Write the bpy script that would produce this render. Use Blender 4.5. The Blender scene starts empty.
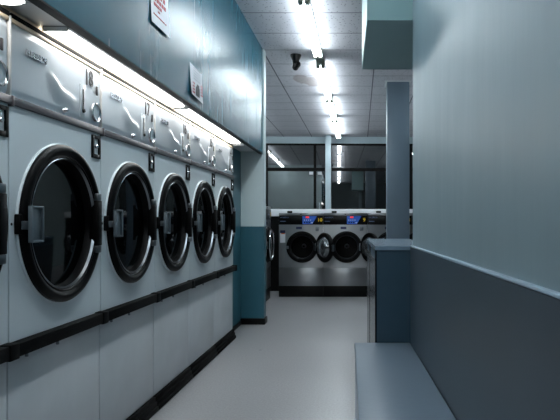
import bpy, bmesh, math, random
from mathutils import Vector, Matrix
random.seed(7)
PI = math.pi
scene = bpy.context.scene
C = scene.collection

# ------------------------------------------------------------------ helpers
def lin(c):
    return tuple(((v/255)/12.92 if v/255 <= .04045 else ((v/255+.055)/1.055)**2.4) for v in c) + (1,)

class MB:
    """collects shapes for ONE mesh object"""
    def __init__(s): s.bm = bmesh.new(); s.mi = 0
    def _add(s, vs, fs):
        bv = [s.bm.verts.new(v) for v in vs]
        out = []
        for f in fs:
            try:
                fc = s.bm.faces.new([bv[i] for i in f]); fc.material_index = s.mi; out.append(fc)
            except ValueError: pass
        return bv, out
    def hexa(s, p, bevel=0, seg=2):
        bv, fs = s._add(p, [(3,2,1,0),(4,5,6,7),(0,1,5,4),(1,2,6,5),(2,3,7,6),(3,0,4,7)])
        if bevel:
            es = list({e for f in fs for e in f.edges})
            r = bmesh.ops.bevel(s.bm, geom=es, offset=bevel, segments=seg, affect='EDGES', profile=.5)
            for f in r['faces']: f.material_index = s.mi
        return s
    def box(s, x0, x1, y0, y1, z0, z1, bevel=0, seg=2):
        return s.hexa([(x0,y0,z0),(x1,y0,z0),(x1,y1,z0),(x0,y1,z0),(x0,y0,z1),(x1,y0,z1),(x1,y1,z1),(x0,y1,z1)], bevel, seg)
    def prism(s, pts, z0, z1, bevel=0):
        n = len(pts)
        if n == 4:
            return s.hexa([(x,y,z0) for x,y in pts]+[(x,y,z1) for x,y in pts], bevel)
        s._add([(x,y,z0) for x,y in pts]+[(x,y,z1) for x,y in pts],
               [tuple(range(n))[::-1], tuple(range(n,2*n))]+[(i,(i+1)%n,n+(i+1)%n,n+i) for i in range(n)])
        return s
    def lathe(s, prof, c=(0,0,0), seg=48, ax='y', M=None):
        """prof: (radius, distance along axis); axis y means towards -y (the viewer)"""
        vs, fs = [], []
        for r, d in prof:
            for k in range(seg):
                a = 2*PI*k/seg
                if ax == 'y': v = Vector((c[0]+r*math.cos(a), c[1]-d, c[2]+r*math.sin(a)))
                else: v = Vector((c[0]+r*math.cos(a), c[1]+r*math.sin(a), c[2]+d))
                vs.append(M @ v if M else v)
        for i in range(len(prof)-1):
            for k in range(seg):
                fs.append((i*seg+k, i*seg+(k+1)%seg, (i+1)*seg+(k+1)%seg, (i+1)*seg+k))
        bv, _ = s._add(vs, fs)
        bmesh.ops.remove_doubles(s.bm, verts=bv, dist=1e-6)
        return s
    def tube(s, p0, p1, r0, r1=None, seg=16, cap=True):
        r1 = r0 if r1 is None else r1
        p0, p1 = Vector(p0), Vector(p1)
        d = (p1-p0).normalized()
        a = d.orthogonal().normalized(); b = d.cross(a)
        vs = [p0+r0*(math.cos(2*PI*k/seg)*a+math.sin(2*PI*k/seg)*b) for k in range(seg)]
        vs += [p1+r1*(math.cos(2*PI*k/seg)*a+math.sin(2*PI*k/seg)*b) for k in range(seg)]
        fs = [(k,(k+1)%seg,seg+(k+1)%seg,seg+k) for k in range(seg)]
        if cap: fs += [tuple(range(seg))[::-1], tuple(range(seg,2*seg))]
        s._add(vs, fs); return s
    def text(s, txt, size, loc, depth=.003, align='LEFT', shear=0, sx=1, bold=0):
        """letters standing in the xz plane, facing -y"""
        cu = bpy.data.curves.new('t', 'FONT'); cu.body = txt; cu.size = size; cu.extrude = depth/2
        cu.align_x = align; cu.shear = shear; cu.offset = bold; cu.resolution_u = 3
        o = bpy.data.objects.new('t', cu); C.objects.link(o)
        bpy.context.view_layer.update()
        me = bpy.data.meshes.new_from_object(o.evaluated_get(bpy.context.evaluated_depsgraph_get()))
        M = Matrix.Translation(loc) @ Matrix.Rotation(PI/2, 4, 'X') @ Matrix.Diagonal((sx,1,1,1))
        me.transform(M)
        n0 = len(s.bm.faces); s.bm.from_mesh(me); s.bm.faces.ensure_lookup_table()
        for f in s.bm.faces[n0:]: f.material_index = s.mi
        bpy.data.objects.remove(o); bpy.data.curves.remove(cu); bpy.data.meshes.remove(me)
        return s
    def grid(s, nx, ny, fn):
        vs = [fn(i/nx, j/ny) for j in range(ny+1) for i in range(nx+1)]
        s._add(vs, [(j*(nx+1)+i, j*(nx+1)+i+1, (j+1)*(nx+1)+i+1, (j+1)*(nx+1)+i) for j in range(ny) for i in range(nx)])
        return s
    def plate_hole(s, x0, x1, z0, z1, cx, cz, r, y0, y1, n=72):
        """rectangular plate with a round hole, front at y0"""
        ang = sorted({round(2*PI*k/n, 6) for k in range(n)} | {round(math.atan2(z-cz, x-cx) % (2*PI), 6) for x in (x0,x1) for z in (z0,z1)})
        def edge(a):
            c, d = math.cos(a), math.sin(a)
            tx = ((x1-cx)/c if c > 1e-9 else (x0-cx)/c if c < -1e-9 else 1e9)
            tz = ((z1-cz)/d if d > 1e-9 else (z0-cz)/d if d < -1e-9 else 1e9)
            t = min(tx, tz); return cx+t*c, cz+t*d
        vs, N_ = [], len(ang)
        for a in ang:
            ex, ez = edge(a); ix, iz = cx+r*math.cos(a), cz+r*math.sin(a)
            vs += [(ix,y0,iz),(ex,y0,ez),(ix,y1,iz),(ex,y1,ez)]
        fs = []
        for i in range(N_):
            a, b = 4*i, 4*((i+1)%N_)
            fs += [(a,a+1,b+1,b),(a+2,b+2,b+3,a+3),(a,b,b+2,a+2),(a+1,a+3,b+3,b+1)]
        s._add(vs, fs); return s
    def xf(s, M): bmesh.ops.transform(s.bm, matrix=M, verts=s.bm.verts); return s
    def build(s, name, mats, parent=None, label=None, smooth=35, fixn=True):
        if fixn: bmesh.ops.recalc_face_normals(s.bm, faces=s.bm.faces)
        me = bpy.data.meshes.new(name); s.bm.to_mesh(me); s.bm.free()
        for m in (mats if isinstance(mats, (list,tuple)) else [mats]): me.materials.append(m)
        for p in me.polygons: p.use_smooth = True
        me.set_sharp_from_angle(angle=math.radians(smooth))
        o = bpy.data.objects.new(name, me); C.objects.link(o)
        if parent: o.parent = parent
        if label: o['label'] = label
        return o

def tag(o, label, cat, group=None):
    o['label'] = label; o['category'] = cat
    if group: o['group'] = group
    return o
def struct(o): o['kind'] = 'structure'; return o
def thing(name, label, cat, loc=(0,0,0), rz=0, group=None):
    o = bpy.data.objects.new(name, None); C.objects.link(o)
    o.location = loc; o.rotation_euler = (0,0,rz); o.empty_display_size = .1
    return tag(o, label, cat, group)
def dup(root, loc, rz=None, label=None):
    r = root.copy(); C.objects.link(r); r.location = loc
    if rz is not None: r.rotation_euler = (0,0,rz)
    if label: r['label'] = label
    for ch in list(root.children):
        c = ch.copy(); C.objects.link(c); c.parent = r
        for g in list(ch.children):
            d = g.copy(); C.objects.link(d); d.parent = c
    return r

# ---------------------------------------------------------------- materials
class N:
    def __init__(s, name):
        s.m = bpy.data.materials.new(name); s.m.use_nodes = True
        s.t = s.m.node_tree; s.b = s.t.nodes['Principled BSDF']
    def n(s, typ, **kw):
        x = s.t.nodes.new(typ)
        for k, v in kw.items():
            if k in x.inputs: x.inputs[k].default_value = v
            else: setattr(x, k, v)
        return x
    def l(s, a, b): s.t.links.new(a, b)
def paint(name, rgb, rough=.4, metal=0, var=.06, scale=3, bump=0, bscale=(40,40,40), spec=.5, rvar=.0, coat=0):
    k = N(name); base = lin(rgb)
    tc = k.n('ShaderNodeTexCoord')
    no = k.n('ShaderNodeTexNoise', Scale=scale, Detail=4.0)
    k.l(tc.outputs['Object'], no.inputs['Vector'])
    r = k.n('ShaderNodeValToRGB')
    r.color_ramp.elements[0].position = .3; r.color_ramp.elements[1].position = .7
    r.color_ramp.elements[0].color = tuple(c*(1-var) for c in base[:3])+(1,)
    r.color_ramp.elements[1].color = tuple(min(1,c*(1+var)) for c in base[:3])+(1,)
    k.l(no.outputs['Fac'], r.inputs['Fac']); k.l(r.outputs['Color'], k.b.inputs['Base Color'])
    k.b.inputs['Roughness'].default_value = rough; k.b.inputs['Metallic'].default_value = metal
    k.b.inputs['Specular IOR Level'].default_value = spec
    k.b.inputs['Coat Weight'].default_value = coat; k.b.inputs['Coat Roughness'].default_value = .1
    if bump or rvar:
        mp = k.n('ShaderNodeMapping'); mp.inputs['Scale'].default_value = bscale
        n2 = k.n('ShaderNodeTexNoise', Scale=1.0, Detail=3.0)
        k.l(tc.outputs['Object'], mp.inputs['Vector']); k.l(mp.outputs['Vector'], n2.inputs['Vector'])
        if bump:
            bp = k.n('ShaderNodeBump', Strength=1.0, Distance=bump)
            k.l(n2.outputs['Fac'], bp.inputs['Height']); k.l(bp.outputs['Normal'], k.b.inputs['Normal'])
        if rvar:
            mr = k.n('ShaderNodeMapRange'); mr.inputs['To Min'].default_value = rough-rvar; mr.inputs['To Max'].default_value = rough+rvar
            k.l(n2.outputs['Fac'], mr.inputs['Value']); k.l(mr.outputs['Result'], k.b.inputs['Roughness'])
    return k.m
def emit(name, rgb, strength):
    k = N(name); k.b.inputs['Base Color'].default_value = lin(rgb)
    k.b.inputs['Emission Color'].default_value = lin(rgb); k.b.inputs['Emission Strength'].default_value = strength
    return k.m

M = {}
M['enamel']   = paint('dryer_enamel', (208,217,222), .28, var=.03, bump=.0005, bscale=(5,5,4), spec=.5)
M['base_enamel'] = paint('dryer_base_enamel', (200,205,209), .4, var=.05, scale=5)
M['steel_panel'] = paint('dryer_panel_steel', (212,220,228), .28, metal=.15, var=.03, bump=.0004, bscale=(7,7,6))
M['trim_steel'] = paint('trim_steel', (104,100,104), .45, metal=.8, var=.1)
M['white_edge'] = paint('white_edge', (225,225,225), .3, var=.02)
M['cream'] = paint('cream_edge', (214,196,170), .35, var=.05)
M['black'] = paint('black_rubber', (5,5,6), .45, var=.2, spec=.12)
M['black_gloss'] = paint('black_gloss', (5,5,6), .36, var=.2, spec=.09)
M['bumper'] = paint('bumper_black', (5,6,7), .6, var=.2, scale=8, spec=.08)
M['kick'] = paint('kick_black', (7,7,8), .6, var=.2, spec=.06)
M['door_glass'] = paint('door_glass', (3,4,5), .04, var=.3, spec=.28)
M['chrome'] = paint('chrome', (205,208,212), .12, metal=1, var=.02)
M['badge'] = paint('badge_chrome', (176,180,186), .22, metal=1)
M['dull_chrome'] = paint('dull_chrome', (120,126,132), .28, metal=1, var=.08)
M['handle'] = paint('handle_steel', (98,110,118), .42, metal=.6, var=.1, bump=.0006, bscale=(200,200,30))
M['number'] = paint('number_ink', (52,52,56), .4, var=.1)
M['grey_seam'] = paint('cabinet_dark', (52,58,64), .5, var=.1)
M['soffit'] = paint('soffit_blue_paint', (28,80,97), .26, var=.06, bump=.0003, bscale=(13,13,1.3), rvar=.05, spec=.16)
M['soffit_lip'] = paint('soffit_lip', (8,18,23), .5, spec=.1, var=.1)
M['teal'] = paint('teal_paint', (46,94,108), .35, var=.06, bump=.0015, bscale=(25,25,4))
M['pale'] = paint('pale_wall_paint', (200,216,219), .4, var=.03, bump=.001, bscale=(20,20,5))
M['wall_upper'] = paint('wall_pale_blue_paint', (120,141,149), .4, var=.05, bump=.0012, bscale=(10,10,1.5), rvar=.05, spec=.55)
M['wall_lower'] = paint('wall_slate_paint', (54,66,76), .36, var=.06, bump=.0003, bscale=(5,5,3))
M['rail'] = paint('rail_paint', (150,172,188), .3, var=.04)
M['bench'] = paint('bench_laminate', (106,122,136), .3, var=.04, bump=.0006, bscale=(30,30,30))
M['bench_front'] = paint('bench_front', (150,164,178), .35, var=.05)
M['half_wall'] = paint('half_wall_slate', (48,72,88), .38, var=.06)
M['half_cap'] = paint('half_wall_cap', (112,132,148), .25, var=.05)
M['half_side'] = paint('half_wall_side_laminate', (104,112,120), .2, metal=.5, var=.08)
M['column'] = paint('column_slate_paint', (92,108,121), .4, var=.04, bump=.001, bscale=(20,20,3))
M['bulkhead'] = paint('bulkhead_pale_teal', (138,170,172), .38, var=.03)
M['header'] = paint('header_white_blue', (176,192,200), .4, var=.03)
M['ledge'] = paint('ledge_white', (236,238,242), .35, var=.03)
M['frame_black'] = paint('frame_black', (10,8,9), .45, var=.1, spec=.1)
M['rear'] = paint('rear_wall_paint', (70,84,84), .5, var=.08)
M['farwall'] = paint('far_wall_paint', (150,166,168), .45, var=.05)
M['washer_steel'] = paint('washer_steel', (140,142,145), .32, metal=.92, var=.05, scale=2, bump=.002, bscale=(6,6,1.2))
M['washer_panel'] = paint('washer_panel_black', (6,6,7), .3, var=.2, spec=.2)
M['logo_blue'] = paint('logo_blue', (90,112,150), .4)
M['disp_blue'] = emit('display_blue', (36,86,178), .08)
M['disp_red'] = emit('display_red', (255,60,50), .3)
M['disp_yellow'] = emit('display_yellow', (205,170,30), .12)
M['disp_pale'] = paint('display_icons', (170,190,220), .4)
M['paper'] = paint('paper', (226,228,234), .6, var=.02)
M['red_ink'] = paint('red_ink', (186,84,92), .6)
M['grey_ink'] = paint('grey_ink', (150,152,162), .6)
M['dark_ink'] = paint('dark_ink', (40,42,48), .6)
M['sticker_blue'] = paint('sticker_navy', (22,30,70), .4)
M['sticker_orange'] = paint('sticker_orange', (200,90,40), .5)
M['plastic_black'] = paint('plastic_black', (6,6,7), .4, spec=.2)
M['fixture'] = paint('fixture_white', (214,218,220), .4, var=.02)
M['socket'] = paint('socket_olive_grey', (150,152,138), .5, var=.1)
M['strip_housing'] = paint('strip_housing', (150,154,158), .3, metal=.4, var=.08)
M['tube'] = emit('lit_tube', (237,248,252), 26.0)
M['strip'] = emit('lit_strip', (253,251,246), 10.0)
M['drum'] = paint('drum_steel', (48,50,53), .35, metal=.8, var=.1)
M['door_inner'] = paint('washer_door_bowl', (120,124,128), .12, metal=.8, var=.1)

_m = M['washer_steel']; _t = _m.node_tree; _b = _t.nodes['Principled BSDF']
_tg = _t.nodes.new('ShaderNodeTangent'); _tg.direction_type = 'RADIAL'; _tg.axis = 'X'
_t.links.new(_tg.outputs[0], _b.inputs['Tangent']); _b.inputs['Anisotropic'].default_value = .85; _b.inputs['Anisotropic Rotation'].default_value = .0
def ceiling_mat():
    k = N('acoustic_tiles'); tc = k.n('ShaderNodeTexCoord')
    sep = k.n('ShaderNodeSeparateXYZ'); k.l(tc.outputs['Object'], sep.inputs[0])
    def line(sock, off, size, w):
        a = k.n('ShaderNodeMath', operation='SUBTRACT'); k.l(sock, a.inputs[0]); a.inputs[1].default_value = off
        d = k.n('ShaderNodeMath', operation='DIVIDE'); k.l(a.outputs[0], d.inputs[0]); d.inputs[1].default_value = size
        f = k.n('ShaderNodeMath', operation='FRACT'); k.l(d.outputs[0], f.inputs[0])
        s = k.n('ShaderNodeMath', operation='SUBTRACT'); k.l(f.outputs[0], s.inputs[0]); s.inputs[1].default_value = .5
        ab = k.n('ShaderNodeMath', operation='ABSOLUTE'); k.l(s.outputs[0], ab.inputs[0])
        g = k.n('ShaderNodeMath', operation='GREATER_THAN'); k.l(ab.outputs[0], g.inputs[0]); g.inputs[1].default_value = .5-w/size
        return g.outputs[0]
    lx = line(sep.outputs[0], -1.13, .655, .008); ly = line(sep.outputs[1], 5.61, .61, .008)
    mx = k.n('ShaderNodeMath', operation='MAXIMUM'); k.l(lx, mx.inputs[0]); k.l(ly, mx.inputs[1])
    no = k.n('ShaderNodeTexNoise', Scale=1.3, Detail=3.0); k.l(tc.outputs['Object'], no.inputs['Vector'])
    base = k.n('ShaderNodeValToRGB'); k.l(no.outputs['Fac'], base.inputs['Fac'])
    base.color_ramp.elements[0].color = lin((192,192,199)); base.color_ramp.elements[1].color = lin((208,208,214))
    vo = k.n('ShaderNodeTexVoronoi', Scale=26.0); k.l(tc.outputs['Object'], vo.inputs['Vector'])
    pit = k.n('ShaderNodeMath', operation='LESS_THAN'); k.l(vo.outputs['Distance'], pit.inputs[0]); pit.inputs[1].default_value = .2
    # pinhole strength varies
    m1 = k.n('ShaderNodeMix', data_type='RGBA'); m1.inputs[7].default_value = lin((96,98,108))
    pf = k.n('ShaderNodeMath', operation='MULTIPLY'); k.l(pit.outputs[0], pf.inputs[0]); pf.inputs[1].default_value = .75
    k.l(pf.outputs[0], m1.inputs[0]); k.l(base.outputs['Color'], m1.inputs[6])
    # water stain on one tile
    def blob(cx, cy, rx, ry):
        mp = k.n('ShaderNodeMapping'); mp.vector_type = 'POINT'
        mp.inputs['Location'].default_value = (-cx/rx, -cy/ry, 0); mp.inputs['Scale'].default_value = (1/rx, 1/ry, 0)
        k.l(tc.outputs['Object'], mp.inputs['Vector'])
        n3 = k.n('ShaderNodeTexNoise', Scale=9.0, Detail=3.0); k.l(tc.outputs['Object'], n3.inputs['Vector'])
        ln = k.n('ShaderNodeVectorMath', operation='LENGTH'); k.l(mp.outputs['Vector'], ln.inputs[0])
        ad = k.n('ShaderNodeMath', operation='MULTIPLY_ADD'); k.l(n3.outputs['Fac'], ad.inputs[0]); ad.inputs[1].default_value = .9; 
        k.l(ln.outputs['Value'], ad.inputs[2])
        mr = k.n('ShaderNodeMapRange'); k.l(ad.outputs[0], mr.inputs['Value'])
        mr.inputs['From Min'].default_value = 1.5; mr.inputs['From Max'].default_value = 1.3; mr.inputs['To Max'].default_value = .5
        return mr.outputs['Result']
    b1 = blob(-.69, 8.38, .12, .32); b2 = blob(-.82, 8.22, .11, .28)
    bm = k.n('ShaderNodeMath', operation='MAXIMUM'); k.l(b1, bm.inputs[0]); k.l(b2, bm.inputs[1])
    m2 = k.n('ShaderNodeMix', data_type='RGBA'); m2.inputs[7].default_value = lin((126,104,94))
    k.l(bm.outputs[0], m2.inputs[0]); k.l(m1.outputs[2], m2.inputs[6])
    m3 = k.n('ShaderNodeMix', data_type='RGBA'); m3.inputs[7].default_value = lin((104,106,116))
    k.l(mx.outputs[0], m3.inputs[0]); k.l(m2.outputs[2], m3.inputs[6])
    k.l(m3.outputs[2], k.b.inputs['Base Color'])
    k.b.inputs['Roughness'].default_value = .8; k.b.inputs['Specular IOR Level'].default_value = .2
    return k.m
M['ceiling'] = ceiling_mat()

def floor_mat():
    k = N('vinyl_floor'); tc = k.n('ShaderNodeTexCoord')
    n1 = k.n('ShaderNodeTexNoise', Scale=70.0, Detail=5.0, Roughness=.7); k.l(tc.outputs['Object'], n1.inputs['Vector'])
    n2 = k.n('ShaderNodeTexNoise', Scale=1.2, Detail=3.0); k.l(tc.outputs['Object'], n2.inputs['Vector'])
    r = k.n('ShaderNodeValToRGB'); k.l(n1.outputs['Fac'], r.inputs['Fac'])
    r.color_ramp.elements[0].position = .3; r.color_ramp.elements[1].position = .7
    r.color_ramp.elements[0].color = lin((138,138,140)); r.color_ramp.elements[1].color = lin((166,166,168))
    mr = k.n('ShaderNodeMapRange'); k.l(n2.outputs['Fac'], mr.inputs['Value']); mr.inputs['To Min'].default_value = .84; mr.inputs['To Max'].default_value = 1.1
    mu = k.n('ShaderNodeMix', data_type='RGBA', blend_type='MULTIPLY'); mu.inputs[0].default_value = 1
    k.l(r.outputs['Color'], mu.inputs[6]); k.l(mr.outputs['Result'], mu.inputs[7])
    vo = k.n('ShaderNodeTexVoronoi', Scale=1.7); k.l(tc.outputs['Object'], vo.inputs['Vector'])
    lt = k.n('ShaderNodeMath', operation='LESS_THAN'); k.l(vo.outputs['Distance'], lt.inputs[0]); lt.inputs[1].default_value = .022
    sp = k.n('ShaderNodeMix', data_type='RGBA'); sp.inputs[7].default_value = lin((84,84,92))
    k.l(lt.outputs[0], sp.inputs[0]); k.l(mu.outputs[2], sp.inputs[6])
    k.l(sp.outputs[2], k.b.inputs['Base Color'])
    k.b.inputs['Roughness'].default_value = .3
    bp = k.n('ShaderNodeBump', Strength=.25, Distance=.002); k.l(n1.outputs['Fac'], bp.inputs['Height']); k.l(bp.outputs['Normal'], k.b.inputs['Normal'])
    rr = k.n('ShaderNodeMapRange'); k.l(n2.outputs['Fac'], rr.inputs['Value']); rr.inputs['To Min'].default_value = .22; rr.inputs['To Max'].default_value = .42
    k.l(rr.outputs['Result'], k.b.inputs['Roughness'])
    return k.m
M['floor'] = floor_mat()

def pane_mat():
    k = N('dark_window_glass')
    k.b.inputs['Base Color'].default_value = (.012,.014,.015,1); k.b.inputs['Roughness'].default_value = .015
    k.b.inputs['IOR'].default_value = 2.5
    return k.m
M['pane'] = pane_mat()

# ------------------------------------------------------------------ setting
CEIL = 3.17; CAM = 1.19
struct(MB().box(-4.3, 3.6, -3.1, 14.4, -.1, 0).build('floor', M['floor']))
struct(MB().box(-4.3, 3.6, -3.1, 14.4, CEIL, CEIL+.1).build('ceiling', M['ceiling']))
struct(MB().box(-2.3, -2.18, -3, 6.79, 0, CEIL).build('wall_left', M['teal']))
struct(MB().box(-4.3, -4.18, 6.79, 14.3, 0, CEIL).build('wall_far_left', M['farwall']))
struct(MB().box(3.48, 3.6, -3, 14.3, 0, CEIL).build('wall_far_right', M['farwall']))
struct(MB().box(-4.3, 3.6, -3.1, -3, 0, CEIL).build('wall_rear', M['rear']))
# partition whose end shows as a two-tone pier behind the last dryer
w = MB(); w.mi = 1; w.box(-4.18, -1.105, 6.79, 6.93, 0, 1.127); w.mi = 0; w.box(-4.18, -1.105, 6.79, 6.93, 1.127, CEIL)
struct(w.build('wall_partition', [M['pale'], M['teal']]))
struct(MB().box(-1.372, -1.09, 6.765, 6.95, 0, .072, .006).build('baseboard_partition', M['plastic_black']))
w = MB().box(-1.50, -1.372, 6.01, 6.79, 0, 1.985)
struct(w.build('wall_return', M['teal']))
struct(MB().box(-1.372, -1.36, 6.01, 6.765, 0, .05, .003).build('baseboard_return', M['plastic_black']))
# soffit over the dryers: front boards with a joint, lip and underside
w = MB()
for y0, y1 in ((-3, -.92), (-.915, 2.03), (2.035, 4.52), (4.525, 6.788)): w.box(-1.16, -1.12, y0, y1, 1.97, CEIL)
w.mi = 1
w.box(-1.163, -1.121, -3, 6.788, 1.962, 1.9705)
w.mi = 2; w.box(-2.18, -1.16, -3, 6.788, 1.99, 2.03)
struct(w.build('wall_soffit', [M['soffit'], M['soffit_lip'], M['fixture']]))
struct(MB().box(-1.345, -1.318, -3, 6.0, 1.90, 1.989).build('trim_light_slot', M['cream']))
# right-hand wall: pale above, slate dado below, light rail between
SL = .040
def rx(y, x0=.3075): return x0 + SL*(3.6-y)
w = MB()
w.prism([(rx(3.6,.322),3.6),(rx(-3,.322),-3),(rx(-3,.322)+.13,-3),(rx(3.6,.322)+.13,3.6)], 1.03, CEIL)
w.mi = 1
w.prism([(rx(3.6),3.6),(rx(-3),-3),(rx(-3)+.14,-3),(rx(3.6)+.14,3.6)], 0, 1.03)
wr = struct(w.build('wall_right', [M['wall_upper'], M['wall_lower']]))
t = MB(); t.prism([(rx(3.59)-.002,3.59),(rx(-2.99)-.002,-2.99),(rx(-2.99)+.02,-2.99),(rx(3.59)+.02,3.59)], 1.031, 1.041, .004)
struct(t.build('trim_dado_rail', M['rail']))
# half-height wall at its end, with cap and laminate flank
w = MB()
w.prism([(.100,3.6),(.45,3.6),(.42,5.1),(.068,5.1)], 0, 1.012)
w.mi = 1; w.prism([(.092,3.592),(.306,3.592),(.306,3.602),(.45,3.602),(.42,5.11),(.060,5.11)], 1.012, 1.037)
w.mi = 2; w.prism([(.0935,3.603),(.100,3.603),(.068,5.097),(.0615,5.097)], .05, .95)
w.mi = 3
w.prism([(.0925,3.598),(.102,3.598),(.101,3.61),(.0915,3.61)], 0, 1.012)
w.prism([(.0725,4.50),(.084,4.50),(.083,4.52),(.0715,4.52)], 0, 1.012)
w.mi = 4; w.prism([(.0925,3.61),(.100,3.61),(.068,5.1),(.0605,5.1)], 0, .05)
struct(w.build('wall_half', [M['half_wall'], M['half_cap'], M['half_side'], M['frame_black'], M['plastic_black']]))
struct(MB().prism([(.043,3.61),(.50,3.61),(.47,4.78),(.016,4.78)], 2.418, CEIL).build('wall_bulkhead', M['bulkhead']))
struct(MB().box(.383, .70, 8.34, 8.66, 0, CEIL, .004).build('wall_column', M['column']))
# trim strip where the column meets the ceiling grid
struct(MB().box(.36, .72, 8.32, 8.68, CEIL-.012, CEIL).build('trim_column', M['fixture']))

# back: window wall turned about one degree
bk = Matrix.Translation((0,13.9,0)) @ Matrix.Rotation(math.radians(1.05), 4, 'Z')
HZ = CAM+1.824
w = MB().box(-4.5, 3.8, -.02, .2, HZ, CEIL).box(-4.5, 3.8, -.02, .2, 0, 1.0); w.xf(bk)
struct(w.build('wall_back', M['header']))
f = MB()
TZ = CAM + (221-169.5)/590*13.9
f.box(-4.4, 3.6, .0, .06, HZ-.045, HZ).box(-4.4, 3.6, .0, .06, TZ-.038, TZ+.038).box(-4.4,3.6,0,.06,1.0,1.06)
for x in (-4.38, -3.3, -2.2, -1.06, -.80, 1.2, 2.3, 3.5): f.box(x-.032, x+.032, .001, .059, 1.0, HZ)
f.xf(bk)
win = struct(f.build('window_1', M['frame_black']))
xs = (-4.38, -3.3, -2.2, -1.06, -.80, 1.2, 2.3, 3.5)
for i in range(len(xs)-1):
    for z0, z1 in ((1.05, TZ-.03), (TZ+.03, HZ-.03)):
        MB().box(xs[i]+.02, xs[i+1]-.02, .022, .034, z0, z1).xf(bk).build('glass_pane', M['pane'], win)
for x in (-1.15, -.95):
    MB().box(x-.045, x+.045, .016, .0215, TZ-.12, TZ-.055).xf(bk).build('sticker', M['paper'], win, 'small white sticker on the window glass')
MB().box(-.965, -.945, -.02, .02, 1.15, 1.62).xf(bk).build('pull_handle', M['chrome'], win, 'chrome pull handle')
struct(MB().box(-.80, -.672, 13.62, 13.76, 0, CEIL, .004).build('trim_post', M['header']))
led = MB().box(-1.64, 2.22, 9.985, 10.33, 1.27, 1.392, .006); led.mi = 1; led.box(-1.62, 2.2, 10.02, 10.30, 0, 1.27)  # black lower box added as filler to shade the gap beside the washers
tag(led.build('service_ledge', [M['ledge'], M['plastic_black']]), 'long white ledge running behind the row of steel washers', 'ledge')

# ------------------------------------------------------------------- bench
bn = thing('bench', 'low slate blue built-in bench along the right wall', 'bench', (0,0,0))
def bl(y): return -.0336 + .0204*(3.6-y)
MB().prism([(bl(3.592),3.592),(bl(-2.6),-2.6),(rx(-2.6)-.003,-2.6),(rx(3.592)-.003,3.592)], .418, .45, .006).build('seat', M['bench'], bn)
MB().prism([(bl(3.592)+.004,3.592),(bl(-2.6)+.004,-2.6),(bl(-2.6)+.03,-2.6),(bl(3.592)+.03,3.592)], 0, .417).build('front_panel', M['bench_front'], bn)

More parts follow.
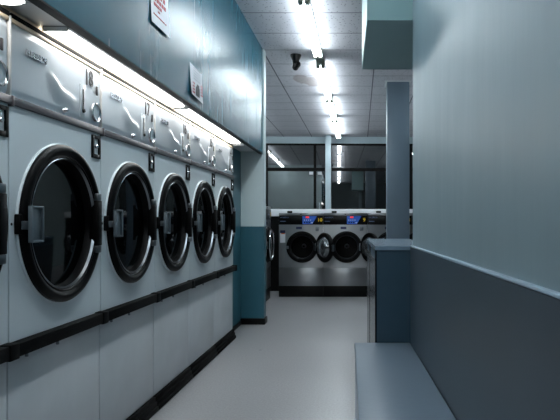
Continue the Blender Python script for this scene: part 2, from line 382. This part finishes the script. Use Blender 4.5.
# ------------------------------------------------------------------ dryers
PITCH = .765
def sstep(a, b, x):
    t = max(0, min(1, (x-a)/(b-a))); return t*t*(3-2*t)
def panel_y(x, z):
    # shallow shoulder added to the sheet, shaped to reflect lamps as a streak
    zc = 1.755 + .05*(1-sstep(-.10, .02, x)) - .012*sstep(.0,.16,x)
    amp = .009*sstep(-.14,-.04,x)*(1-sstep(.06,.16,x))
    st = 1-sstep(zc-.014, zc+.014, z)
    fall = 1-sstep(0, .1, zc-.014-z)
    y = -amp*st*fall
    e = min(z-1.652, 1.925-z); y += .006*(1-sstep(0, .03, e))
    return y - .004*math.sin(PI*(x+.38)/.76)
def make_dryer(num, label):
    t = thing('tumble_dryer', label, 'dryer', (0,0,0), 0, 'wall of tumble dryers')
    hw = PITCH/2
    MB().box(-hw+.002, hw-.002, .12, .80, 0, 1.93).build('cabinet', M['grey_seam'], t, 'dark grey cabinet behind the panels')
    MB().plate_hole(-hw+.0045, hw-.0045, .742, 1.619, 0, 1.18, .30, 0, .12).build('front_panel', M['enamel'], t)
    MB().box(-hw+.0045, hw-.0045, .004, .12, .093, .742, .002).build('base_panel', M['base_enamel'], t)
    # stainless control fascia
    MB().grid(76, 40, lambda u, v: (-.3735+u*.747, panel_y(-.3735+u*.747, 1.649+v*.279), 1.649+v*.279)).build('control_panel', M['steel_panel'], t, 'brushed steel control fascia', smooth=60)
    MB().box(-hw, -hw+.010, -.006, .014, 1.645, 1.946, .002).build('edge_strip', M['white_edge'], t, 'white upright edge strip')
    MB().box(-hw+.010, hw, -.004, .016, 1.926, 1.942, .004).build('top_trim', M['cream'], t, 'cream top edge')
    MB().box(-hw+.010, hw, -.005, .018, 1.941, 1.959, .002).build('top_gasket', M['bumper'], t)
    MB().box(-hw+.001, hw-.001, -.014, .016, 1.619, 1.649, .003).box(-hw+.001, -hw+.012, -.017, .01, 1.612, 1.652, .002).build('trim_strip', M['trim_steel'], t, 'steel strip between upper and lower panel')
    for k in range(1):
        b = MB()
        b.box(-hw+.0, hw-.002, -.040, .004, .690, .741, .004).box(hw-.06, hw-.002, -.044, .004, .686, .745, .003)
        bp = b.build('bumper', M['bumper'], t, 'black bumper rail')
        for bx, bz in ((-.07,.672),(-.3,.674)): MB().tube((bx,-.02,bz), (bx,-.02,.69), .006).build('bolt', M['dull_chrome'], bp)
    kk = MB()
    for q in range(3): kk.box(-hw+.001, hw-.001, -.012-.010*(2-q), .014, .003+.030*q, .031+.030*q, .004)
    kk.build('kick_plate', M['kick'], t, 'ribbed black kick plate')
    c = (0, 0, 1.18)
    MB().lathe([(.3420,0),(.3415,.006),(.339,.009),(.330,.009)], c, 72).build('door_collar', M['enamel'], t, 'raised pale ring around the door')
    d = MB().lathe([(.337,.004),(.337,.022),(.330,.031),(.318,.035),(.305,.033),(.297,.026),(.292,.024),(.286,.026),(.280,.020),(.276,.008),(.272,.000),(.268,-.022),(.26,-.0245)], c, 72).build('door', M['black_gloss'], t, 'thick black round door rim')
    MB().lathe([(.271,-.023),(.2,-.0205),(.1,-.018),(0,-.0175)], c, 72).build('door_glass', M['door_glass'], d, 'dark door glass')
    MB().lathe([(.280,.021),(.277,.0235),(.273,.012)], c, 72).build('glass_ring', M['dull_chrome'], d, 'thin steel ring around the glass')
    # handle tray at the left
    hx0, hx1 = -.338, -.252
    h = MB().box(hx0, hx1, -.052, -.046, 1.108, 1.247, .002)
    for a in ((hx0,hx0+.008,1.108,1.247),(hx1-.008,hx1,1.108,1.247),(hx0,hx1,1.108,1.116),(hx0,hx1,1.239,1.247)):
        h.box(a[0], a[1], -.062, -.048, a[2], a[3], .002)
    h.build('door_handle', M['handle'], d, 'square steel pull handle')
    MB().box(-.350, -.30, -.047, -.026, 1.158, 1.190, .003).tube((-.325,-.052,1.174),(-.325,-.03,1.174),.008).build('latch_arm', M['dull_chrome'], d, 'steel latch arm')
    MB().box(-.350, -.334, -.024, 0, 1.140, 1.216, .004).build('strike_plate', M['black'], t, 'black strike plate')
    MB().tube((-.366,-.002,1.178),(-.366,.002,1.178),.005).build('screw', M['black'], t)
    hg = MB().box(.262, .303, -.045, .0, 1.072, 1.288, .005).build('hinge', M['black'], t, 'black hinge block')
    for hz in (1.288, 1.038): MB().box(.262, .300, -.043, 0, hz, hz+.034, .004).build('hinge_cap', M['dull_chrome'], hg, 'steel hinge cap')
    # lock plate
    lp = MB(); x0,x1,z0,z1 = .283,.372,1.495,1.607
    for a in ((x0,x0+.018,z0,z1),(x1-.018,x1,z0,z1),(x0+.018,x1-.018,z0,z0+.02),(x0+.018,x1-.018,z1-.016,z1)): lp.box(a[0],a[1],-.008,0,a[2],a[3],.001)
    lpo = lp.build('lock_frame', M['black'], t, 'black rectangular frame around a lock')
    MB().lathe([(0,.014),(.007,.014),(.010,.010),(.011,0)], (.327,0,1.553), 20).build('lock_barrel', M['chrome'], lpo)
    # fascia fittings
    MB().text('HUEBSCH', .034, (-.285, -.008, 1.828), .006, shear=.15, sx=.98, bold=.0008).build('badge', M['badge'], t, 'raised chrome lettering')
    yb = -.0045
    MB().text(num, .110, (.205, yb, 1.832), .003, sx=.82, bold=.001).build('number', M['number'], t, 'dark machine number')
    cs = MB().box(.160, .204, yb-.004, yb+.004, 1.668, 1.822, .002).build('coin_plate', M['steel_panel'], t, 'narrow pale coin plate')
    MB().box(.178, .189, yb-.006, yb-.003, 1.70, 1.80).build('slot', M['number'], cs)
    MB().lathe([(0,.012),(.008,.012),(.010,.004)], (.183,yb,1.700), 16).build('knob', M['plastic_black'], cs)
    MB().box(.325, .338, yb-.005, yb+.002, 1.802, 1.846, .002).build('indicator', M['number'], t)
    dl = MB().lathe([(.046,0),(.045,.008),(.042,.010),(.040,.008),(.038,.003)], (.318,yb,1.716), 36).build('dial', M['chrome'], t, 'round chrome dial ring')
    MB().lathe([(.038,.003),(.028,.0),(.012,.002),(0,.003)], (.318,yb,1.716), 36).build('dial_cup', M['steel_panel'], dl)
    MB().lathe([(0,.016),(.007,.015),(.010,.008),(.012,0)], (.015,yb,1.672), 20).build('key_lock', M['chrome'], t, 'small chrome key lock')
    return t
FX = -1.29
DL = ['white tumble dryer cut off by the left edge of the photo',
      'white tumble dryer numbered 18, the nearest whole one with the largest round door',
      'white tumble dryer numbered 17, second whole round door from the left',
      'white tumble dryer numbered 16, middle one of the five whole dryers',
      'white tumble dryer numbered 15, beside the last dryer of the row',
      'white tumble dryer numbered 14, last of the row beside the teal wall']
for i in range(6):
    t = make_dryer(str(19-i), DL[i])
    t.location = (FX, 2.5475 + PITCH*(i-1) + .001*i, 0); t.rotation_euler = (0,0,PI/2)

# lit strips under the soffit
def strip_light(y0, y1, label):
    t = thing('strip_light', label, 'light', (-1.245, (y0+y1)/2, 1.99), 0, 'strip lights under the soffit')
    L = (y1-y0)/2
    MB().box(.043, .082, -L, L, -.014, 0, .002).box(-.06, .045, -L, L, -.004, 0).build('housing', M['strip_housing'], t, 'grey metal housing')
    tb = MB()
    prof = [(-.058,-.004),(-.056,-.016),(-.036,-.022),(-.005,-.024),(.026,-.022),(.040,-.014),(.042,-.004)]
    n = len(prof); vs = [(x, s*(L-.010), z) for s in (-1,1) for x,z in prof]
    tb._add(vs, [(i,i+1,n+i+1,n+i) for i in range(n-1)]+[tuple(range(n)), tuple(range(n,2*n))[::-1]])
    tb.build('diffuser', M['strip'], t, 'glowing white diffuser')
    for s in (-1, 1): MB().box(-.060, .044, s*L-.012 if s>0 else -L, L if s>0 else -L+.012, -.020, -.003, .002).build('end_cap', M['fixture'], t)
strip_light(.50, 2.13, 'glowing strip light above the dryer cut off at the left edge')
strip_light(2.42, 4.05, 'glowing strip light above the dryers numbered 18 and 17')
strip_light(4.12, 5.93, 'glowing strip light above the dryers numbered 16 to 14')
# a block that closes the end of the light slot
tag(MB().box(-1.30, -1.17, 5.965, 6.0, 1.95, 1.989, .003).build('end_block', M['strip_housing']), 'small grey block closing the light slot beside the teal wall', 'block')

# ------------------------------------------------------------ ceiling lights
def batten(x, y0, y1, label, group, cov=True):
    t = thing('ceiling_light', label, 'light', (x, (y0+y1)/2, CEIL), 0, group)
    L = (y1-y0)/2 - .04
    MB().hexa([(-.040,-L,-.058),(.040,-L,-.058),(.040,L,-.058),(-.040,L,-.058),(-.030,-L,0),(.030,-L,0),(.030,L,0),(-.030,L,0)], .004).build('housing', M['fixture'], t)
    for s in (-.029, .029): MB().tube((s,-L+.03,-.078), (s,L-.03,-.078), .0165, seg=12).build('tube', M['tube'], t, 'lit fluorescent tube')
    for e in (-1, 1):
        b = MB().box(-.052, .052, e*L-.035, e*L+.035, -.064, 0, .004)
        for s in (-.029, .029): b.box(s-.021, s+.021, e*(L-.008)-.034, e*(L-.008)+.034, -.104, -.055, .006)
        b.build('lamp_holder', M['socket'], t, 'olive grey lamp holder')
    return t
CG = 'ceiling lights of the central row'
LX = -.485
batten(LX, 5.06, 6.86, 'twin tube ceiling light nearest the camera, above the notices', CG)
batten(LX, 7.2, 9.24, 'twin tube ceiling light second from the front, beside the ceiling stain', CG)
batten(LX, 9.31, 11.07, 'twin tube ceiling light third from the front in the central row', CG)
batten(LX, 11.2, 13.5, 'twin tube ceiling light farthest back, next to the window wall', CG)
batten(LX, 2.95, 4.90, 'twin tube ceiling light behind the nearest one, seen in the window reflection', CG)
batten(LX, .75, 2.75, 'twin tube ceiling light over the camera, seen only as a window reflection', CG)
batten(LX, -1.9, .3, 'twin tube ceiling light at the room front, last of the row in the window reflection', CG)
SG = 'ceiling lights of the left side row'
LXl = -2.46
batten(LXl, 11.2, 13.2, 'left side twin tube light nearest the window, seen only in the window reflection', SG)
batten(LXl, 9.1, 11.1, 'left side twin tube light, middle one of the reflected slanting row', SG)
batten(LXl, 7.0, 9.0, 'left side twin tube light, lowest one of the reflected slanting row', SG)
RG = 'ceiling lights of the right side row'
batten(1.55, 9.9, 11.7, 'right side twin tube light reflected beside the slate column', RG)
batten(1.55, 7.4, 9.4, 'right side twin tube light beyond the slate column, behind the right wall', RG)

# ------------------------------------------------------------------ washers
def make_washer(num, label, is_open, group, sticker=False, disp='a'):
    t = thing('front_load_washer', label, 'washer', (0,0,0), 0, group)
    hw = .3475
    MB().box(-hw, hw, .01, .74, .0, .172, .003).build('plinth', M['plastic_black'], t, 'black plinth')
    MB().box(-hw+.002, hw-.002, .34, .735, .172, 1.312).box(-hw+.002, hw-.002, .012, .34, .172, .50).box(-hw+.002, hw-.002, .012, .34, 1.06, 1.312).build('body', M['grey_seam'], t)
    MB().box(-hw+.002, hw-.002, 0, .014, .174, .452, .003).build('lower_panel', M['washer_steel'], t, 'steel lower panel')
    MB().plate_hole(-hw+.002, hw-.002, .456, 1.132, .017, .783, .21, 0, .04).box(-hw+.002, -hw+.012, .04, .34, .456, 1.132).box(hw-.012, hw-.002, .04, .34, .456, 1.132).build('front_panel', M['washer_steel'], t, 'steel front panel')
    MB().box(-hw+.002, hw-.002, -.004, .05, 1.276, 1.316, .006).build('top_strip', M['washer_steel'], t, 'steel top edge')
    MB().box(-.012, .012, -.008, .0, 1.288, 1.302, .003).build('top_lock', M['plastic_black'], t)
    p = MB().box(-hw+.004, hw-.004, -.006, .014, 1.134, 1.274, .003).build('control_panel', M['washer_panel'], t, 'black control panel')
    y = -.0065
    MB().text('HUEBSCH', .030, (-.325, y, 1.236), .001, shear=.2).box(-.325, -.24, y-.0008, y+.0008, 1.180, 1.190).build('lettering', M['logo_blue'], p, 'faint blue grey lettering')
    if disp != 'off':
      q = MB(); q.hexa([(.025,y-.001,1.142),(.180,y-.001,1.142),(.180,y,1.142),(.025,y,1.142),(.025,y-.001,1.268),(.252,y-.001,1.268),(.252,y,1.268),(.025,y,1.268)])
      q.build('display', M['disp_blue'], p, 'blue lit display')
    if disp != 'off': MB().box(.074, .128, y-.003, y-.001, 1.236, 1.262, .002).build('red_readout', M['disp_red'], p, 'red readout')
    b = MB()
    for k in range(4): b.box(.048+.032*k, .062+.032*k, y-.002, y-.001, 1.196, 1.212)
    b.box(.160,.185,y-.002,y-.001,1.155,1.172); b.build('buttons', M['disp_pale'], p)
    b = MB()
    for k in range(3): b.box(.05+.036*k, .068+.036*k, y-.002, y-.001, 1.158, 1.178)
    b.build('button_row', M['washer_panel'], p)
    MB().text(num, .078, (.296, y, 1.182), .001, align='CENTER', bold=.002).build('number', M['disp_yellow'], p, 'yellow number')
    MB().box(-.215, -.135, -.012, .03, 1.316, 1.348, .008).build('soap_cap', M['plastic_black'], t, 'black cap on top')
    MB().box(-.075, .015, -.003, 0, 1.062, 1.100).build('badge', M['sticker_blue'], t, 'navy badge')
    MB().box(.225, .285, -.004, 0, 1.03, 1.105, .006).build('soap_door', M['dull_chrome'], t, 'small steel flap')
    if sticker:
        s = MB().box(-.325, -.245, -.002, 0, .85, 1.035).build('notice', M['paper'], t, 'white instruction sticker with navy and orange bands')
        MB().box(-.325, -.245, -.003, -.001, 1.0, 1.045).build('notice_head', M['sticker_blue'], s)
        MB().box(-.31, -.25, -.003, -.001, .985, 1.0).build('notice_band', M['sticker_orange'], s)
    c = (.017, 0, .783)
    MB().lathe([(.248,0),(.246,.014),(.228,.022),(.200,.018),(.193,.004)], c, 56).build('port_ring', M['black'], t, 'black port ring')
    MB().lathe([(.193,.004),(.188,.012),(.180,.010),(.172,-.03)], c, 56).build('gasket', M['drum'], t, 'grey gasket ring')
    dr = MB().lathe([(.173,-.028),(.205,-.06),(.205,-.30),(.03,-.315),(.0,-.315)], c, 56).build('drum', M['black_gloss'], t, 'dark drum opening')
    MB().lathe([(.04,-.314),(.034,-.290),(.022,-.286),(.018,-.30)], c, 24).build('hub', M['dull_chrome'], dr, 'pale drum hub')
    MB().box(-.228, -.19, -.026, -.012, .755, .80, .004).build('latch', M['dull_chrome'], t)
    # door, hinged at the right
    hx = c[0]+.222; hy = -.03
    T = Matrix.Translation((hx, hy, c[2])) @ Matrix.Rotation(math.radians(128 if is_open else 0), 4, 'Z') @ Matrix.Translation((-.226, 0, 0))
    d = MB().lathe([(.150,-.012),(.16,-.018),(.215,-.018),(.228,-.006),(.230,.012),(.222,.028),(.200,.036),(.172,.034),(.158,.022),(.150,.006)], (0,0,0), 56).xf(T).build('door', M['black_gloss'], t, 'round black door standing open' if is_open else 'round black closed door')
    MB().lathe([(.152,.004),(.12,.022),(.07,.032),(0,.036)], (0,0,0), 40).xf(T).build('door_glass', M['door_inner'] if is_open else M['door_glass'], d, 'domed door glass')
    if is_open: MB().lathe([(.156,-.016),(.150,-.020),(.125,-.065),(.08,-.085),(0,-.092)], (0,0,0), 40).xf(T).build('glass_bowl', M['door_inner'], d, 'pale glass bowl')
    else: MB().lathe([(.215,.032),(.205,.044),(.192,.042),(.188,.032)], (0,0,0), 56).xf(T).build('chrome_ring', M['chrome'], d, 'chrome door ring')
    MB().box(-.245,-.205,-.016,.014,-.05,.05,.005).xf(T).build('door_latch', M['dull_chrome'], d)
    MB().box(hx-.02, hx+.03, hy, 0, c[2]-.06, c[2]+.06, .005).build('hinge', M['dull_chrome'], t)
    return t
WG = 'steel washers facing the aisle'
WL = ['leftmost steel washer of the far row, numbered 10 with a white sticker and open door',
      'steel washer numbered 9 in the far row, between the sticker washer and half wall',
      'steel washer numbered 8 mostly hidden behind the half wall',
      'steel washer numbered 7 behind the slate column and right wall']
for i, n in enumerate(('10','9','8','7')):
    t = make_washer(n, WL[i], True, WG, sticker=(i == 0)); t.location = (-.925+.6955*i, 9.24, 0)
SW = 'steel washers side on behind the pier'
for i in range(3):
    t = make_washer(str(11+i), ['steel washer seen edge on beside the black gap, farthest behind the teal pier',
                                'steel washer seen edge on just past the teal pier',
                                'steel washer hidden behind the teal pier, nearest to it'][i], False, SW, disp='off')
    t.location = (-1.375, 8.74-.70*i, 0); t.rotation_euler = (0,0,PI/2); t.scale = (1,1,1.07)

# ------------------------------------------------------- notices and camera
def soffit_point(px, py):
    Y = 590*1.12/(360-px); return Y, CAM+(221-py)/590*Y
nt = thing('notice', 'white paper notice with red lines, cut off by the top of the photo', 'notice', (-1.12, 2.9, 2.5), PI/2, 'paper notices on the soffit')
Ya, Yb = 590*1.12/210.0, 590*1.12/192.0
# local x = world Y - 2.9 ; local z = world z - 2.5
xa, xb = Ya-2.9, Yb-2.9
zb = CAM+(221-30)/590*((Ya+Yb)/2)-2.5
MB().grid(6, 8, lambda u, v: (xa+u*(xb-xa), -.0005-.0095*(1-v)**2-.002*math.sin(u*PI)*(1-v), zb+v*.30)).build('sheet', M['paper'], nt)

def bars(mb, x0, x1, z, h, n, seed, y=-.0155, k=1.0):
    r = random.Random(seed); x = x0
    for _ in range(n):
        w_ = (x1-x0)/n*r.uniform(.55,.9); mb.box(x, x+w_, y, y+.0012, z-h/2, z+h/2); x += (x1-x0)/n
for x0, x1, dz, h, n, sd, y in ((xa+.05, xb-.03, .215, .026, 4, 1, -.0062), (xa+.04, xb-.05, .178, .024, 4, 2, -.0066), (xa+.05, xb-.05, .142, .020, 5, 3, -.0074),
                               (xa+.04, xb-.12, .112, .016, 4, 6, -.0082), (xa+.10, xb-.16, .085, .008, 3, 4, -.0090), (xa+.03, xb-.05, .055, .007, 8, 5, -.0100)):
    m = MB(); bars(m, x0, x1, zb+dz, h, n, sd, y); m.build('red_line', M['red_ink'], nt, 'line of red print')
y0_, y1_ = 590*1.12/170.4, 590*1.12/158.5
n2 = thing('notice', 'small white notice with red corners and dark centre, between the strip light and soffit seam', 'notice', (-1.12, y0_, 2.2), PI/2, 'paper notices on the soffit')
zt2 = CAM+(221-61.5)/590*y0_-2.2; zb2 = CAM+(221-93.5)/590*y0_-2.2; W2 = y1_-y0_
sh = lambda u: -.035*u
MB().grid(6, 8, lambda u, v: (u*W2, -.0005-.0145*(1-v)**1.5*(1-.4*u)-.002*u*u, zb2+v*(zt2-zb2)-.012*u)).build('sheet', M['paper'], n2)
m = MB()
H2 = zt2-zb2
for k in range(5): bars(m, .06, W2-.05, zb2+H2*(.86-.085*k)+.008, .005, 5, 20+k, -.0100)
m.build('grey_lines', M['grey_ink'], n2)
for x0, x1, dz in ((.02, .075, .03), (W2-.075, W2-.02, .045)):
    m = MB()
    for k in range(4): bars(m, x0, x1, zb2+dz-.01+.020*k, .011, 2, 40+k, -.0160)
    m.build('red_mark', M['red_ink'], n2, 'red mark in a lower corner')
MB().box(W2*.36, W2*.64, -.0160, -.0140, zb2+.010, zb2+.070).box(W2*.42, W2*.60, -.0160, -.0140, zb2+.070, zb2+.088).build('dark_mark', M['dark_ink'], n2, 'dark block')

sc = thing('security_camera', 'small black security camera hanging from the ceiling tiles', 'camera', (-.765, 7.03, CEIL))
MB().lathe([(.0,0),(.066,0),(.066,-.014),(.040,-.075),(.036,-.11)], (0,0,0), 24, 'z').build('mount', M['plastic_black'], sc)
MB().tube((-.01,.03,-.145),(.03,-.05,-.125),.038,.034, 20).lathe([(.0,-.10),(.026,-.105),(.036,-.12),(.038,-.14),(.026,-.165),(0,-.17)], (0,0,0), 20, 'z').build('camera_body', M['plastic_black'], sc)
MB().tube((.028,-.045,-.126),(.042,-.074,-.119),.020,.024,16).build('lens_hood', M['black_gloss'], sc)

# ------------------------------------------------------------------- world
wd = bpy.data.worlds.new('World'); scene.world = wd; wd.use_nodes = True
wd.node_tree.nodes['Background'].inputs[0].default_value = (.02,.03,.04,1)
wd.node_tree.nodes['Background'].inputs[1].default_value = .3

# ------------------------------------------------------------------ camera
cd = bpy.data.cameras.new('Camera'); cam = bpy.data.objects.new('Camera', cd); C.objects.link(cam)
cam.location = (0,0,CAM); cam.rotation_euler = (PI/2,0,0)
cd.sensor_width = 36; cd.lens = 590/560*36; cd.shift_x = -80/560; cd.shift_y = 11/560
cd.clip_start = .02; cd.clip_end = 60
scene.camera = cam

vs = scene.view_settings
vs.view_transform = 'Standard'; vs.look = 'None'; vs.gamma = 1; vs.use_curve_mapping = False; vs.exposure = .4
scene.cycles.use_denoising = True
scene.cycles.max_bounces = 8; scene.cycles.diffuse_bounces = 4; scene.cycles.glossy_bounces = 4
scene.cycles.sample_clamp_indirect = 6; scene.cycles.caustics_reflective = True
